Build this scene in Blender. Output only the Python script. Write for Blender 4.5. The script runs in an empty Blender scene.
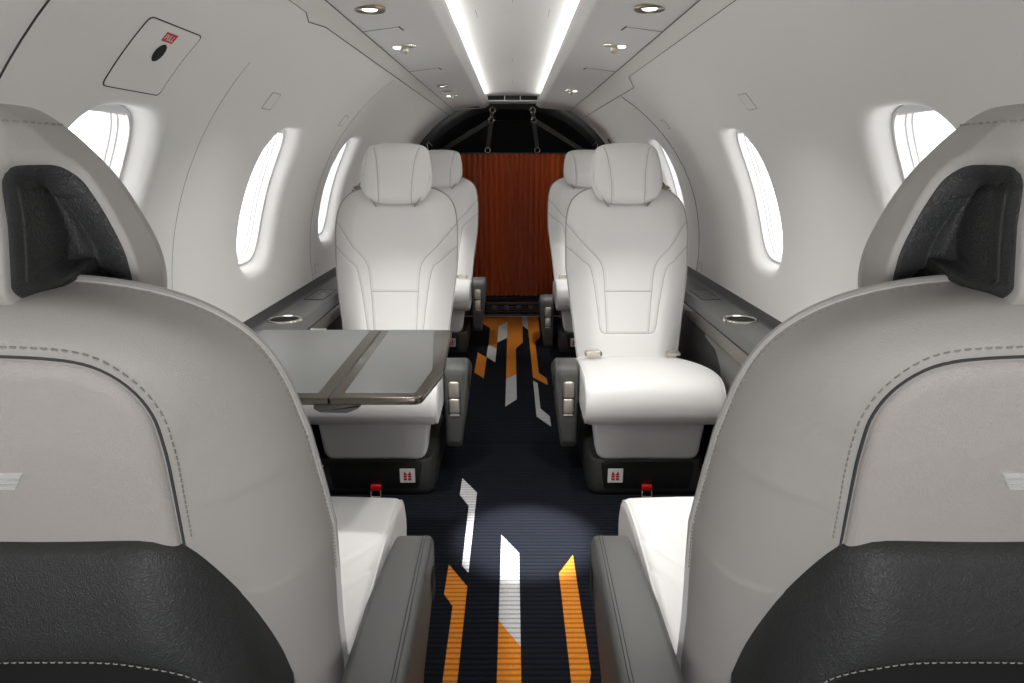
import bpy, bmesh, math, random
import numpy as np
from mathutils import Vector, Matrix
PI = math.pi
SC = bpy.context.scene
COL = SC.collection
random.seed(4)

# ------------------------------------------------------------------ materials
def mat(name, col, rough=.5, metal=0., bump=None, emis=None, spec=.5, coat=0., sheen=0.):
    m = bpy.data.materials.new(name); m.use_nodes = True
    nt = m.node_tree; b = nt.nodes['Principled BSDF']
    b.inputs['Base Color'].default_value = (*col, 1)
    b.inputs['Roughness'].default_value = rough
    b.inputs['Metallic'].default_value = metal
    b.inputs['Specular IOR Level'].default_value = spec
    b.inputs['Coat Weight'].default_value = coat
    b.inputs['Sheen Weight'].default_value = sheen
    if emis:
        b.inputs['Emission Color'].default_value = (*emis[0], 1)
        b.inputs['Emission Strength'].default_value = emis[1]
    if bump:
        kind, scale, strength, dist = bump
        tc = nt.nodes.new('ShaderNodeTexCoord')
        if kind == 'leather':
            t = nt.nodes.new('ShaderNodeTexVoronoi'); t.inputs['Scale'].default_value = scale
            t.feature = 'SMOOTH_F1'
            n = nt.nodes.new('ShaderNodeTexNoise'); n.inputs['Scale'].default_value = scale*.35; n.inputs['Detail'].default_value = 3
            nt.links.new(tc.outputs['Object'], n.inputs['Vector'])
            mx = nt.nodes.new('ShaderNodeMix'); mx.data_type = 'RGBA'; mx.inputs[0].default_value = .04
            nt.links.new(tc.outputs['Object'], mx.inputs[6]); nt.links.new(n.outputs['Color'], mx.inputs[7])
            nt.links.new(mx.outputs[2], t.inputs['Vector'])
            out = t.outputs['Distance']
        else:
            t = nt.nodes.new('ShaderNodeTexNoise'); t.inputs['Scale'].default_value = scale; t.inputs['Detail'].default_value = 4
            nt.links.new(tc.outputs['Object'], t.inputs['Vector']); out = t.outputs['Fac']
        bn = nt.nodes.new('ShaderNodeBump'); bn.inputs['Strength'].default_value = strength; bn.inputs['Distance'].default_value = dist
        nt.links.new(out, bn.inputs['Height']); nt.links.new(bn.outputs['Normal'], b.inputs['Normal'])
    return m

def carpet(name, col, groove):
    m = mat(name, col, .95, spec=.15, sheen=.0)
    nt = m.node_tree; b = nt.nodes['Principled BSDF']
    tc = nt.nodes.new('ShaderNodeTexCoord')
    w = nt.nodes.new('ShaderNodeTexWave'); w.wave_type = 'BANDS'; w.bands_direction = 'Y'
    w.inputs['Scale'].default_value = 2*PI/20/.0165; w.inputs['Distortion'].default_value = 0
    nt.links.new(tc.outputs['Object'], w.inputs['Vector'])
    n = nt.nodes.new('ShaderNodeTexNoise'); n.inputs['Scale'].default_value = 260; n.inputs['Detail'].default_value = 3
    nt.links.new(tc.outputs['Object'], n.inputs['Vector'])
    r = nt.nodes.new('ShaderNodeValToRGB')
    r.color_ramp.elements[0].position = .1; r.color_ramp.elements[0].color = tuple(c*groove for c in col)+(1,)
    r.color_ramp.elements[1].position = .5; r.color_ramp.elements[1].color = (*col, 1)
    nt.links.new(w.outputs['Fac'], r.inputs['Fac'])
    mx = nt.nodes.new('ShaderNodeMix'); mx.data_type = 'RGBA'; mx.blend_type = 'MULTIPLY'; mx.inputs[0].default_value = .5
    nt.links.new(r.outputs['Color'], mx.inputs[6]); nt.links.new(n.outputs['Fac'], mx.inputs[7])
    nt.links.new(mx.outputs[2], b.inputs['Base Color'])
    ad = nt.nodes.new('ShaderNodeMath'); ad.operation = 'MULTIPLY_ADD'; ad.inputs[1].default_value = .35
    nt.links.new(n.outputs['Fac'], ad.inputs[0]); nt.links.new(w.outputs['Fac'], ad.inputs[2])
    bn = nt.nodes.new('ShaderNodeBump'); bn.inputs['Strength'].default_value = .7; bn.inputs['Distance'].default_value = .004
    nt.links.new(ad.outputs[0], bn.inputs['Height']); nt.links.new(bn.outputs['Normal'], b.inputs['Normal'])
    return m

def glass(name):
    m = bpy.data.materials.new(name); m.use_nodes = True; nt = m.node_tree; nt.nodes.clear()
    o = nt.nodes.new('ShaderNodeOutputMaterial'); mx = nt.nodes.new('ShaderNodeMixShader'); mx.inputs[0].default_value = .06
    t = nt.nodes.new('ShaderNodeBsdfTransparent'); g = nt.nodes.new('ShaderNodeBsdfGlossy'); g.inputs['Roughness'].default_value = .03
    nt.links.new(t.outputs[0], mx.inputs[1]); nt.links.new(g.outputs[0], mx.inputs[2]); nt.links.new(mx.outputs[0], o.inputs[0])
    return m

M = dict(
 white=mat('white_leather', (.80, .79, .775), .46, bump=('leather', 520, .10, .001)),
 seam=mat('seam_thread', (.40, .39, .38), .7),
 greige=mat('greige_leather', (.42, .397, .378), .50, bump=('leather', 520, .35, .0012)),
 greige2=mat('greige_leather_coarse', (.48, .447, .425), .48, bump=('leather', 420, .55, .0015)),
 char=mat('charcoal_leather', (.027, .029, .028), .50, bump=('leather', 300, .55, .0016)),
 arm=mat('grey_leather', (.092, .093, .087), .48, bump=('leather', 520, .15, .001)),
 thread=mat('stitch_thread', (.30, .29, .26), .7),
 threadd=mat('dark_thread', (.03, .03, .03), .7),
 base=mat('charcoal_plastic', (.034, .034, .032), .5),
 basep=mat('black_plastic', (.012, .012, .0115), .45),
 black=mat('black_fabric', (.006, .006, .006), .9),
 bronze=mat('bronze_trim', (.135, .118, .10), .24, metal=.85),
 laminate=mat('grey_leather_inlay', (.105, .107, .104), .42, bump=('leather', 520, .1, .001)),
 satin=mat('satin_champagne', (.62, .58, .50), .33, metal=.75),
 chrome=mat('polished_metal', (.75, .72, .66), .14, metal=1.),
 brass=mat('dark_brass', (.25, .21, .15), .3, metal=.9),
 wall=mat('cabin_panel', (.74, .73, .71), .52, bump=('noise', 900, .04, .0005)),
 ceil=mat('ceiling_panel', (.74, .735, .72), .5),
 ceil2=mat('ceiling_trim_panel', (.70, .685, .65), .42),
 gap=mat('panel_gap', (.05, .05, .05), .9),
 gap2=mat('soft_panel_gap', (.28, .28, .27), .9),
 frame=mat('window_plastic', (.82, .82, .82), .35),
 pane=glass('window_pane'),
 ledge=mat('ledge_grey', (.105, .105, .10), .42),
 ledged=mat('ledge_dark', (.035, .035, .034), .5),
 panelg=mat('side_panel_grey', (.16, .155, .145), .45),
 red=mat('red_tag', (.50, .006, .012), .5),
 paper=mat('label_white', (.75, .74, .74), .5),
 redl=mat('label_red', (.52, .018, .025), .5),
 led=mat('led_strip', (1, 1, 1), .5, emis=((1, .995, .985), 8)),
 lens=mat('lamp_lens', (1, 1, 1), .4, emis=((1, .98, .95), 2.2)),
 curtain=mat('rust_curtain', (.62, .125, .02), .75, sheen=.1),
 gloss=mat('black_gloss_trim', (.006, .006, .0055), .3),
 strap=mat('webbing', (.035, .035, .034), .7),
 step=mat('step_trim', (.022, .016, .014), .4),
 emblem=mat('emblem_silver', (.80, .80, .78), .35, metal=.3),
 navy=carpet('carpet_navy', (.0088, .0112, .019), .35),
 orange=carpet('carpet_orange', (.92, .31, .036), .55),
 cwhite=carpet('carpet_white', (.74, .74, .74), .6),
)

# ------------------------------------------------------------------ mesh builder
class B:
    def __init__(s): s.v = []; s.f = []; s.mi = []; s.m = 0
    def add(s, vs, fs):
        o = len(s.v); s.v += [tuple(map(float, q)) for q in vs]
        for f in fs: s.f.append(tuple(i+o for i in f)); s.mi.append(s.m)
    def grid(s, P, close_u=False, close_v=False, flip=False):
        nu, nv = len(P), len(P[0]); vs = [q for r in P for q in r]; fs = []
        for i in range(nu if close_u else nu-1):
            for j in range(nv if close_v else nv-1):
                a, b = i*nv+j, i*nv+(j+1) % nv; c, d = ((i+1) % nu)*nv+(j+1) % nv, ((i+1) % nu)*nv+j
                fs.append((a, d, c, b) if flip else (a, b, c, d))
        s.add(vs, fs)
    def loft(s, rings, cap0=True, cap1=True):
        n = len(rings[0]); o = len(s.v)
        s.grid(rings, close_v=True)
        if cap0: s.f.append(tuple(o+i for i in range(n))[::-1]); s.mi.append(s.m)
        if cap1: s.f.append(tuple(o+(len(rings)-1)*n+i for i in range(n))); s.mi.append(s.m)
    def rx(s, poly, w0, w1, r, fr, n=4, r0=None):
        """rounded extrusion of a 2D polygon between w0 and w1; fr(a,b,w)->xyz"""
        poly = np.array(poly, float)
        x, y = poly[:, 0], poly[:, 1]
        if np.sum(x*np.roll(y, -1)-np.roll(x, -1)*y) < 0: poly = poly[::-1]
        r0 = r if r0 is None else r0
        rings = []
        for k in range(n+1):
            a = PI/2*k/n; rings.append((r0*(1-math.sin(a)), w0+r0*(1-math.cos(a))))
        for k in range(n+1):
            a = PI/2*(1-k/n); rings.append((r*(1-math.sin(a)), w1-r*(1-math.cos(a))))
        R = []
        for off, w in rings:
            q = inset(poly, off); R.append([fr(a, b, w) for a, b in q])
        s.loft(R)
    def box(s, x0, x1, y0, y1, z0, z1, r=.002, n=2):
        r = min(r, (x1-x0)/2.01, (y1-y0)/2.01, (z1-z0)/2.01)
        s.rx(rr(x0, x1, y0, y1, r), z0, z1, r, lambda a, b, w: (a, b, w), n)
    def tube(s, pts, r, n=8, closed=False):
        P = [Vector(p) for p in pts]; N = len(P); R = []; up = None
        for i in range(N):
            if closed: t = P[(i+1) % N]-P[i-1]
            else: t = P[min(i+1, N-1)]-P[max(i-1, 0)]
            t.normalize()
            if up is None:
                up = Vector((0, 0, 1)) if abs(t.z) < .9 else Vector((1, 0, 0))
            up = (up-t*up.dot(t)).normalized(); sd = t.cross(up)
            R.append([P[i]+r*(math.cos(2*PI*k/n)*sd+math.sin(2*PI*k/n)*up) for k in range(n)])
        if closed: s.grid(R, close_u=True, close_v=True)
        else: s.loft(R)
    def lathe(s, prof, n, fr):
        """prof: list of (radius, h); fr(x,y,h)"""
        R = [[fr(r*math.cos(2*PI*k/n), r*math.sin(2*PI*k/n), h) for k in range(n)] for r, h in prof]
        s.loft(R)
    def build(s, name, mats, parent=None, loc=None, ang=40):
        me = bpy.data.meshes.new(name); me.from_pydata(s.v, [], s.f)
        if not isinstance(mats, (list, tuple)): mats = [mats]
        for m in mats: me.materials.append(m)
        me.polygons.foreach_set('material_index', s.mi)
        bm = bmesh.new(); bm.from_mesh(me); bmesh.ops.remove_doubles(bm, verts=bm.verts, dist=1e-5)
        bmesh.ops.recalc_face_normals(bm, faces=bm.faces)
        bm.to_mesh(me); bm.free()
        me.polygons.foreach_set('use_smooth', [True]*len(me.polygons))
        me.set_sharp_from_angle(angle=math.radians(ang)); me.update()
        return link(name, me, parent, loc)

def link(name, me, parent=None, loc=None):
    o = bpy.data.objects.new(name, me); COL.objects.link(o)
    if parent: o.parent = parent
    if loc: o.location = loc
    return o
def inset(poly, off):
    if abs(off) < 1e-9: return poly
    p, a, b = poly, np.roll(poly, 1, 0), np.roll(poly, -1, 0)
    e1 = p-a; e2 = b-p
    e1 = e1/np.maximum(np.linalg.norm(e1, axis=1), 1e-9)[:, None]; e2 = e2/np.maximum(np.linalg.norm(e2, axis=1), 1e-9)[:, None]
    n1 = np.stack([-e1[:, 1], e1[:, 0]], 1); n2 = np.stack([-e2[:, 1], e2[:, 0]], 1)
    m = n1+n2; l = np.maximum((m*m).sum(1), .35)
    return p+off*2*m/l[:, None]
def rr(x0, x1, y0, y1, r, n=4):
    return rpoly([(x0, y0), (x1, y0), (x1, y1), (x0, y1)], r, n)
def rpoly(pts, r, n=5):
    out = []; N = len(pts); rs = r if isinstance(r, (list, tuple)) else [r]*N
    for i in range(N):
        p = Vector(pts[i]); a = Vector(pts[i-1]); b = Vector(pts[(i+1) % N]); r_ = rs[i]
        if r_ <= 1e-6: out.append(tuple(p)); continue
        d1 = (a-p); d2 = (b-p); l1, l2 = d1.length, d2.length; d1.normalize(); d2.normalize()
        an = d1.angle(d2); t = min(r_/math.tan(an/2), l1*.499, l2*.499)
        for k in range(n+1):
            s = k/n; out.append(tuple(p+d1*t*(1-s)**2+d2*t*s**2))
    return out
def cat(pts, n=12, closed=False):
    P = [np.array(p, float) for p in pts]; out = []; N = len(P)
    for i in range(N if closed else N-1):
        g = (lambda k: P[k % N]) if closed else (lambda k: P[min(max(k, 0), N-1)])
        a, b, c, d = g(i-1), g(i), g(i+1), g(i+2)
        for k in range(n):
            t = k/n; out.append(tuple(.5*((2*b)+(c-a)*t+(2*a-5*b+4*c-d)*t*t+(3*b-a-3*c+d)*t**3)))
    if not closed: out.append(tuple(P[-1]))
    return out
def resample(pts, n, closed=False):
    P = np.array(list(pts)+([pts[0]] if closed else []), float)
    L = np.r_[0, np.cumsum(np.linalg.norm(np.diff(P, axis=0), axis=1))]
    t = np.linspace(0, L[-1], n+1)[:-1] if closed else np.linspace(0, L[-1], n)
    return np.stack([np.interp(t, L, P[:, k]) for k in range(P.shape[1])], 1)
def dist(Q, line, closed=False, idx=False):
    """distance from points Q to a polyline"""
    Q = np.asarray(Q, float); L = np.asarray(line, float)
    if closed: L = np.vstack([L, L[:1]])
    best = np.full(len(Q), 1e9); bi = np.zeros(len(Q), int)
    for i in range(len(L)-1):
        a, b = L[i], L[i+1]; ab = b-a; t = np.clip(((Q-a)@ab)/max(ab@ab, 1e-12), 0, 1)
        d = np.linalg.norm(Q-a-t[:, None]*ab, axis=1); k = d < best; best[k] = d[k]; bi[k] = i
    return (best, bi) if idx else best
def sstep(x): x = np.clip(x, 0, 1); return x*x*(3-2*x)
def quart(x): x = np.clip(x, 0, 1); return np.sqrt(1-(1-x)**2)

def tag(o, label, cat_, group=None):
    o['label'] = label; o['category'] = cat_
    if group: o['group'] = group
    return o
def empty(name, loc, rz=0, label=None, cat_=None, group=None):
    o = bpy.data.objects.new(name, None); COL.objects.link(o); o.location = loc; o.rotation_euler = (0, 0, rz)
    o.empty_display_size = .05
    return tag(o, label, cat_, group) if label else o
def struct(o): o['kind'] = 'structure'; return o
def stitches(b, line, surf, ln=.0045, gap=.0035, r=.0007, lift=.0004):
    """row of thread stitches along a 2D line on a surface"""
    P = np.array(line, float); L = np.r_[0, np.cumsum(np.linalg.norm(np.diff(P, axis=0), axis=1))]
    at = lambda t: tuple(np.interp(t, L, P[:, k]) for k in range(P.shape[1]))
    t = 0
    while t+ln < L[-1]:
        b.tube([surf(*at(t), lift-.0006), surf(*at(t+ln*.25), lift), surf(*at(t+ln*.75), lift), surf(*at(t+ln), lift-.0006)], r, 5)
        t += ln+gap

# ------------------------------------------------------------------ the seat
RC = math.atan(.466); SA, CA = math.sin(RC), math.cos(RC)
PV = (.18, .37)
FL = 1                                   # +1: aisle on local +x, -1: mirrored seat
def bp(u, v, w): return (FL*u, PV[0]+v*SA+w*CA, PV[1]+v*CA-w*SA)
VTOP = .631
def hw(v, aisle=True):
    b = np.interp(v, [-.04, 0, .1, .2, .3, .45, .53, .7], [.190, .195, .205, .217, .227, .226, .219, .21] if aisle else [.166, .173, .189, .206, .220, .231, .226, .22])
    k = np.clip((np.asarray(v)-.48)/(VTOP-.48), 0, 1)
    return b*np.maximum(1-k**3.0, 0)**(1/3.0)
_vs = np.concatenate([np.linspace(-.04, .48, 90), .48+(VTOP-.48)*np.sin(np.linspace(0, PI/2, 60))[1:]])
OUT = np.array([(hw(v), v) for v in _vs]+[(-hw(v, False), v) for v in _vs[::-1]][1:])
def hws(v, aisle=True):                  # the shell tapers in below the waist on the aisle side
    return hw(v, aisle)-(np.interp(v, [-.04, 0, .12, .2, .30, .37], [.004, .004, .004, .003, .001, 0]) if aisle else 0)
OUTS = np.array([(hws(v), v) for v in _vs]+[(-hws(v, False), v) for v in _vs[::-1]][1:])
SEAM1 = [cat([(.224, .482), (.160, .382), (.100, .308), (.085, .205), (.075, .052)], 10)]
SEAM2 = [cat([(.229, .394), (.17, .325), (.136, .285), (.112, .160), (.100, .072), (.088, .052), (.07, .050), (0, .050)], 8)]
SEAM3 = [[(-.086, .203), (.086, .203)]]
def mir(ls): return ls+[[(-a, b) for a, b in l] for l in ls]
SEAMS = [[(a+.016*(1-min(max(b, 0)/.35, 1)), b) for a, b in l] for l in mir(SEAM1)+mir(SEAM2)+SEAM3]

def wfront(Q):
    d = dist(Q, OUT); u, v = Q[:, 0], Q[:, 1]
    w = .006-.042*(1-(1-np.clip(d/.075, 0, 1))**1.6)-.012*(1-(u/.24)**2)*np.clip(d/.08, 0, 1)
    # side bolsters stand slightly proud of the centre panel
    w += .012*sstep((v-.32)/.25)*np.clip(d/.06, 0, 1)
    g = np.full(len(Q), 1.)
    for s in SEAMS: g = np.minimum(g, dist(Q, s))
    w += .0035*np.exp(-(g/.0040)**2)*np.clip(d/.02, 0, 1)
    return w
def wshell(Q):
    Q = np.asarray(Q, float)
    d, i = dist(Q, OUTS, idx=True)
    L = np.vstack([OUTS[1:]-OUTS[:-1]]); L /= np.maximum(np.linalg.norm(L, axis=1), 1e-9)[:, None]
    nv = np.abs(L[np.clip(i, 0, len(L)-1), 0])          # 1 on the top edge, 0 on the sides
    R = .095*(1-nv)+.026*nv
    x = np.clip(d/R, 0, 1)
    return .006+.084*(1-(1-x)**2.2)**(1/2.2)+.010*(1-(Q[:, 0]/.23)**2)*np.clip(d/.1, 0, 1)
def bps(u, v, w):                        # the shell's shoulder rises a little behind the rim
    return bp(u, v+.020*float(sstep((w-.006)/.06)*sstep((v-.50)/.11)), w)
def shellpt(u, v, l): return bps(u, v, float(wshell([(u, v)])[0])+l)

MESH = {}
def once(key, fn):
    if key not in MESH: MESH[key] = fn().data
    return MESH[key]
def part(key, fn, parent):
    """the first call builds the mesh, later seats share it"""
    if key in MESH: return link(key.split('|')[0], MESH[key], parent)
    o = fn(); MESH[key] = o.data; o.parent = parent
    return o

def heightgrid(f, nv=150, nu=120, v0=-.04, bp=bp, hw=hw):
    vs = np.concatenate([np.linspace(v0, .48, nv), .48+(VTOP-1e-4-.48)*np.sin(np.linspace(0, PI/2, 40))[1:]])
    t = np.sin(np.linspace(-PI/2, PI/2, nu)*.9)/math.sin(PI/2*.9)
    Q = np.array([(tt*float(hw(v, tt > 0)), v) for v in vs for tt in t]); w = f(Q)
    P = [bp(a, b, c) for (a, b), c in zip(Q, w)]; n = len(t)
    return [P[i*n:(i+1)*n] for i in range(len(vs))]

def mk_front():
    b = B(); b.grid(heightgrid(wfront, 170, 140))
    b.grid([[bp(u, v, .006) for u, v in OUT], [bp(u, v, .009) for u, v in (OUT+OUTS)/2], [bp(u, v, .016) for u, v in OUTS*.995]])
    return b.build('backrest_cushion', M['white'], ang=80)
def mk_seam(i):
    b = B(); Q = resample(SEAMS[i], 60); w = wfront(Q); b.tube([bp(q[0], q[1], x-.0004) for q, x in zip(Q, w)], .0011, 6)
    return b.build('seam_piping', M['seam'])
def mk_shell():
    b = B(); b.grid(heightgrid(wshell, 110, 100, bp=bps, hw=hws)); return b.build('backrest_shell', M['greige'], ang=80)
def mk_rimstitch():
    b = B()
    L = [(u, v) for u, v in OUTS if v > .22]
    stitches(b, resample(L, 260), lambda u, v, l: bp(u*(1+.35*l/.22), v+.6*l*max(0, (v-.5)/.13), .0135), .0040, .0030, .0008, .0006)
    return b.build('stitching', M['thread'])
def mk_rimpipe():
    b = B(); Q = [tuple(q) for q in OUTS]; k = int(np.argmax(OUTS[:, 1])); Q = Q[k:]+Q[:k]; Q = [q for q in resample(Q, 320) if not (q[1] > .5 and abs(q[0]) < .06)]
    b.tube([bp(u, v, .0045) for u, v in Q], .0028, 6); return b.build('rim_piping', M['greige'])
PANEL = cat([(0, .600), (.06, .5995), (.108, .594), (.132, .580), (.144, .557), (.143, .526), (.130, .45), (.113, .36)], 10)
def panel_out(off=0):
    r = np.array(PANEL); full = np.vstack([r, [(-a, b) for a, b in r[::-1]]])
    full = resample([tuple(p) for p in full], 160, True)
    x, y = full[:, 0], full[:, 1]
    if np.sum(x*np.roll(y, -1)-np.roll(x, -1)*y) < 0: full = full[::-1]
    return inset(full, -off) if off else full
def pad(outline, surf, nr=26, base=0, ex=1.7):
    """rings from a closed outline to its centre; surf(Q, d)->w"""
    O = np.asarray(outline); c = O.mean(0); R = []
    for k in range(nr+1):
        s = 1-(k/nr)**ex*.995; Q = c+(O-c)*s; R.append((Q, dist(Q, O, True)))
    return R
def mk_panel():
    b = B(); O = panel_out(); W = []
    W.append([bps(q[0], q[1], x-.012) for q, x in zip(O, wshell(O))])
    for Q, d in pad(O, None):
        w = wshell(Q)-.002+.0085*quart(d/.012)
        W.append([bps(q[0], q[1], x) for q, x in zip(Q, w)])
    b.loft(W, False, True)
    return b.build('logo_panel', M['greige2'], ang=80)
def mk_groove():
    b = B(); O = panel_out(.0020)
    keep = [q for q in O]
    w = wshell(O); b.tube([bps(q[0], q[1], x-.0005) for q, x in zip(O, w)], .0016, 6, True)
    return b.build('panel_gap', M['gap'])
def mk_panelstitch():
    b = B(); O = panel_out(.0095)
    i0 = int(np.argmin(O[:, 1]+10*(O[:, 0] < 0))); 
    L = [tuple(q) for q in np.roll(O, -i0, 0) if q[1] > .40]
    stitches(b, L, shellpt, .0040, .0030, .0008, .0005)
    return b.build('stitching', M['thread'])
def mk_emblem():
    b = B(); base = lambda u, v, l: bps(u, v, float(wshell([(u, v)])[0])+.0068+l)
    for k in range(3):
        v1 = .508-k*.0072; v0 = v1-.0046; a1 = .030-k*.0055; a0 = a1-.0033
        n = 10
        P = [(-a1+2*a1*i/n, v1) for i in range(n+1)]; Qp = [(-a0+2*a0*i/n, v0) for i in range(n+1)]
        rings = [[base(*p, -.002) for p in P], [base(p[0]*.97, p[1]-.0005, .0016) for p in P], [base(q[0]*.97, q[1]+.0005, .0016) for q in Qp], [base(*q, -.002) for q in Qp]]
        b.grid(rings)
    return b.build('wing_emblem', M['emblem'])
# lower cover: an upright charcoal arch below the panel
CY = .462
def cdrop(x): return 10.4*max(abs(x)-.08, 0)**2
def mk_cover():
    h = [(0, .704), (.088, .704), (.112, .700), (.128, .686), (.1435, .640), (.1545, .585), (.161, .50), (.158, .40), (.155, .20)]
    i = [(.135, .20), (.135, .30), (.132, .46), (.122, .525), (.098, .560), (.06, .572), (0, .574)]
    hp = cat(h, 6); ip = cat(i, 6)
    half = hp+ip
    poly = half+[(-x, z) for x, z in half[::-1]][1:-1]
    b = B()
    # two mirrored halves keep the faces simple
    Hh = resample(hp, 50); Ih = resample(ip[::-1], 50)
    def ring(side):
        R = []
        for k in range(50):
            (x0, z0), (x1, z1) = Hh[k], Ih[k]
            col = [(x0, z0, CY-.10), (x0, z0, CY-.03)]
            for j in range(6):
                a = PI/2*j/5; col.append((x0+(x1-x0)*.20*(1-math.cos(a)) if False else x0+(x1-x0)*.16*(1-math.cos(a)), z0+(z1-z0)*.16*(1-math.cos(a)), CY-.03+.03*math.sin(a)))
            for t in (.3, .5, .7, .88): col.append((x0+(x1-x0)*t, z0+(z1-z0)*t, CY+.004*math.sin(PI*t)))
            for j in range(5):
                a = PI/2*j/4; t = .90+.10*math.sin(a); col.append((x0+(x1-x0)*t, z0+(z1-z0)*t, CY-.012*(1-math.cos(a))))
            col.append((x1, z1, CY-.10))
            R.append([(side*x, y-cdrop(x), z) for x, z, y in col])
        return R
    for s in (1, -1): b.grid(ring(s))
    return b.build('lower_cover', M['char'], ang=60)
def mk_coverstitch():
    i = cat([(.142, .40), (.139, .46), (.129, .530), (.103, .567), (.062, .580), (0, .582)], 6)
    full = i+[(-x, z) for x, z in i[::-1]][1:]
    b = B(); stitches(b, resample(full, 120), lambda x, z, l: (x, CY+l+.0012-cdrop(x), z), .0042, .0030, .0007, .0006)
    return b.build('stitching', M['thread'])
def mk_pocket():
    b = B(); b.box(-.14, .14, .30, CY-.062, .16, .600, .01); return b.build('pocket', M['black'])

# headrest
def hr_out():
    h = cat([(0, .532), (.060, .536), (.104, .551), (.128, .590), (.135, .630), (.130, .69), (.119, .742), (.102, .763), (.060, .774), (0, .777)], 8)
    return resample(h+[(-x, v) for x, v in h[::-1]][1:-1], 140, True)
HRS = mir([cat([(.086, .75), (.078, .725), (.069, .68), (.062, .61), (.060, .535)], 8)])
def mk_pillow():
    O = hr_out(); b = B(); W = []
    for s, w in ((.70, -.052), (.90, -.054), (.955, -.051)):
        c = O.mean(0); Q = c+(O-c)*s; W.append([bp(q[0], q[1], w) for q in Q])
    for Q, d in pad(O*.985+np.array([0, .0095]), None, 40, ex=1.3):
        g = np.minimum(dist(Q, HRS[0]), dist(Q, HRS[1]))
        w = -.046-.028*quart(d/.05)-.010*(1-(Q[:, 0]/.14)**2)*np.clip(d/.08, 0, 1)+.0035*np.exp(-(g/.004)**2)*np.clip(d/.02, 0, 1)
        W.append([bp(q[0], q[1], x) for q, x in zip(Q, w)])
    b.loft(W, True, True)
    return b.build('headrest_pillow', M['white'], ang=80)
def mk_hrseam(i):
    O = hr_out(); b = B()
    for s in HRS[i:i+1]:
        Q = resample(s, 40); d = dist(Q, O, True)
        w = -.046-.028*quart(d/.05)-.010*(1-(Q[:, 0]/.14)**2)*np.clip(d/.08, 0, 1)+.0035*np.clip(d/.02, 0, 1)
        b.tube([bp(q[0], q[1], x-.0004) for q, x in zip(Q, w)], .0011, 6)
    return b.build('seam_piping', M['seam'])
TY = .532                      # rear face of the headrest tongue
ZT = 1.086
def yf(z): return PV[0]+(z-PV[1])*.466
HSC = np.array(cat([(.86, .070), (.90, .100), (.93, .121), (.965, .130), (1.0, .126), (1.03, .117), (1.06, .106), (1.10, .094)], 12))
HSZ, HSX = HSC[:, 0], HSC[:, 1]
def hood(depthf, z0, nz=70, npt=61, pr=(0, 1)):
    """half of the headrest hood: side band, oblique flank, rear tongue. p runs front->rear centre"""
    rings = []
    for z in np.linspace(z0, 1, nz)*1.0:
        pass
    zs = np.concatenate([np.linspace(z0, 1.022, nz), 1.022+(ZT-1.022)*np.sin(np.linspace(0, PI/2, 22))[1:]])
    for z in zs:
        k = np.clip((z-1.022)/(ZT-1.022), 0, 1); sh = 1-.45*(1-math.sqrt(max(1-k*k, 0)))
        f = yf(z)-.02
        side = float(np.interp(z, HSZ, HSX))
        tng = float(np.interp(z, [.86, .93, 1.0, 1.06], [.066, .068, .078, .08]))
        rear = TY if z > .958 else TY-.045*(1-math.sqrt(max(1-min((.958-z)/.024, 1)**2, 0)))
        rear = rear-.018*k**2
        pl = rpoly([(side-.006, f-.050), (side, f-.034), (side-.002, f+.006), (tng+.008, max(rear-.010, f+.03)), (0, max(rear+.004, f+.034))], [0, .008, .014, .02, 0], 6)
        pl = resample(pl, npt)
        cx, cyy = 0, f-.03
        pl = np.array([(x*sh, cyy+(y-cyy)*(sh if y > cyy else 1)) for x, y in pl])
        rings.append([(x, y, z) for x, y in pl])
    P = np.array(rings)
    if depthf is None: return P
    ps = np.linspace(0, 1, npt)
    n = np.cross(np.gradient(P, axis=1), np.gradient(P, axis=0)); n /= np.maximum(np.linalg.norm(n, axis=2), 1e-9)[:, :, None]
    # make normals outward
    c = np.array([0, 0, 0]); sgn = np.sign((n[:, :, 0]*1+n[:, :, 1]*1)); sgn[sgn == 0] = 1; n *= sgn[:, :, None]
    # even out the directions across the corner so the deep notch does not fold over itself
    w = max(3, npt//7)|1; pd = np.pad(n, ((0, 0), (w//2, w//2), (0, 0)), mode='edge')
    n = sum(pd[:, i:i+npt] for i in range(w)); n /= np.maximum(np.linalg.norm(n, axis=2), 1e-9)[:, :, None]
    Z, Pp = P[:, :, 2], np.broadcast_to(ps, P.shape[:2])
    # hole in the oblique flank, in (p, z): rounded rectangle open below
    arc = np.array([np.r_[0, np.cumsum(np.linalg.norm(np.diff(r, axis=0), axis=1))] for r in P])
    D = depthf(arc, Z, P)
    return P-n*D[:, :, None]
def hole_sdf(arc, Z, P):
    """positive inside the flank opening (metres)"""
    A0 = np.interp(Z, [.90, .96, 1.0, 1.04], [.056, .055, .050, .044])
    tot = arc[:, -1:]
    tng = np.interp(Z, [.86, .93, 1.0, 1.06], [.066, .068, .078, .08])
    A1 = tot-tng-.002
    top = 1.046-.0*arc
    dx = np.minimum(arc-A0, A1-arc); dz = top-Z
    r = .016
    qx = r-dx; qz = r-dz
    return r-np.hypot(np.maximum(qx, 0), np.maximum(qz, 0))+np.minimum(np.maximum(-np.maximum(qx, qz), 0), 1)
def notch(a, z, p):
    A0, A1 = np.interp(z, [.90, .96, 1.0, 1.04], [.056, .055, .050, .044]), (a[:, -1:]-np.interp(z, [.86, .93, 1.0, 1.06], [.066, .068, .078, .08])-.002)
    f_, r_ = np.maximum(a-A0, 0)*1.5, np.maximum(A1-a, 0)*.62
    k = .010; h = np.clip(.5+.5*(r_-f_)/k, 0, 1); m_ = r_*(1-h)+f_*h-k*h*(1-h)
    return np.clip(m_, 0, .040)
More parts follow.
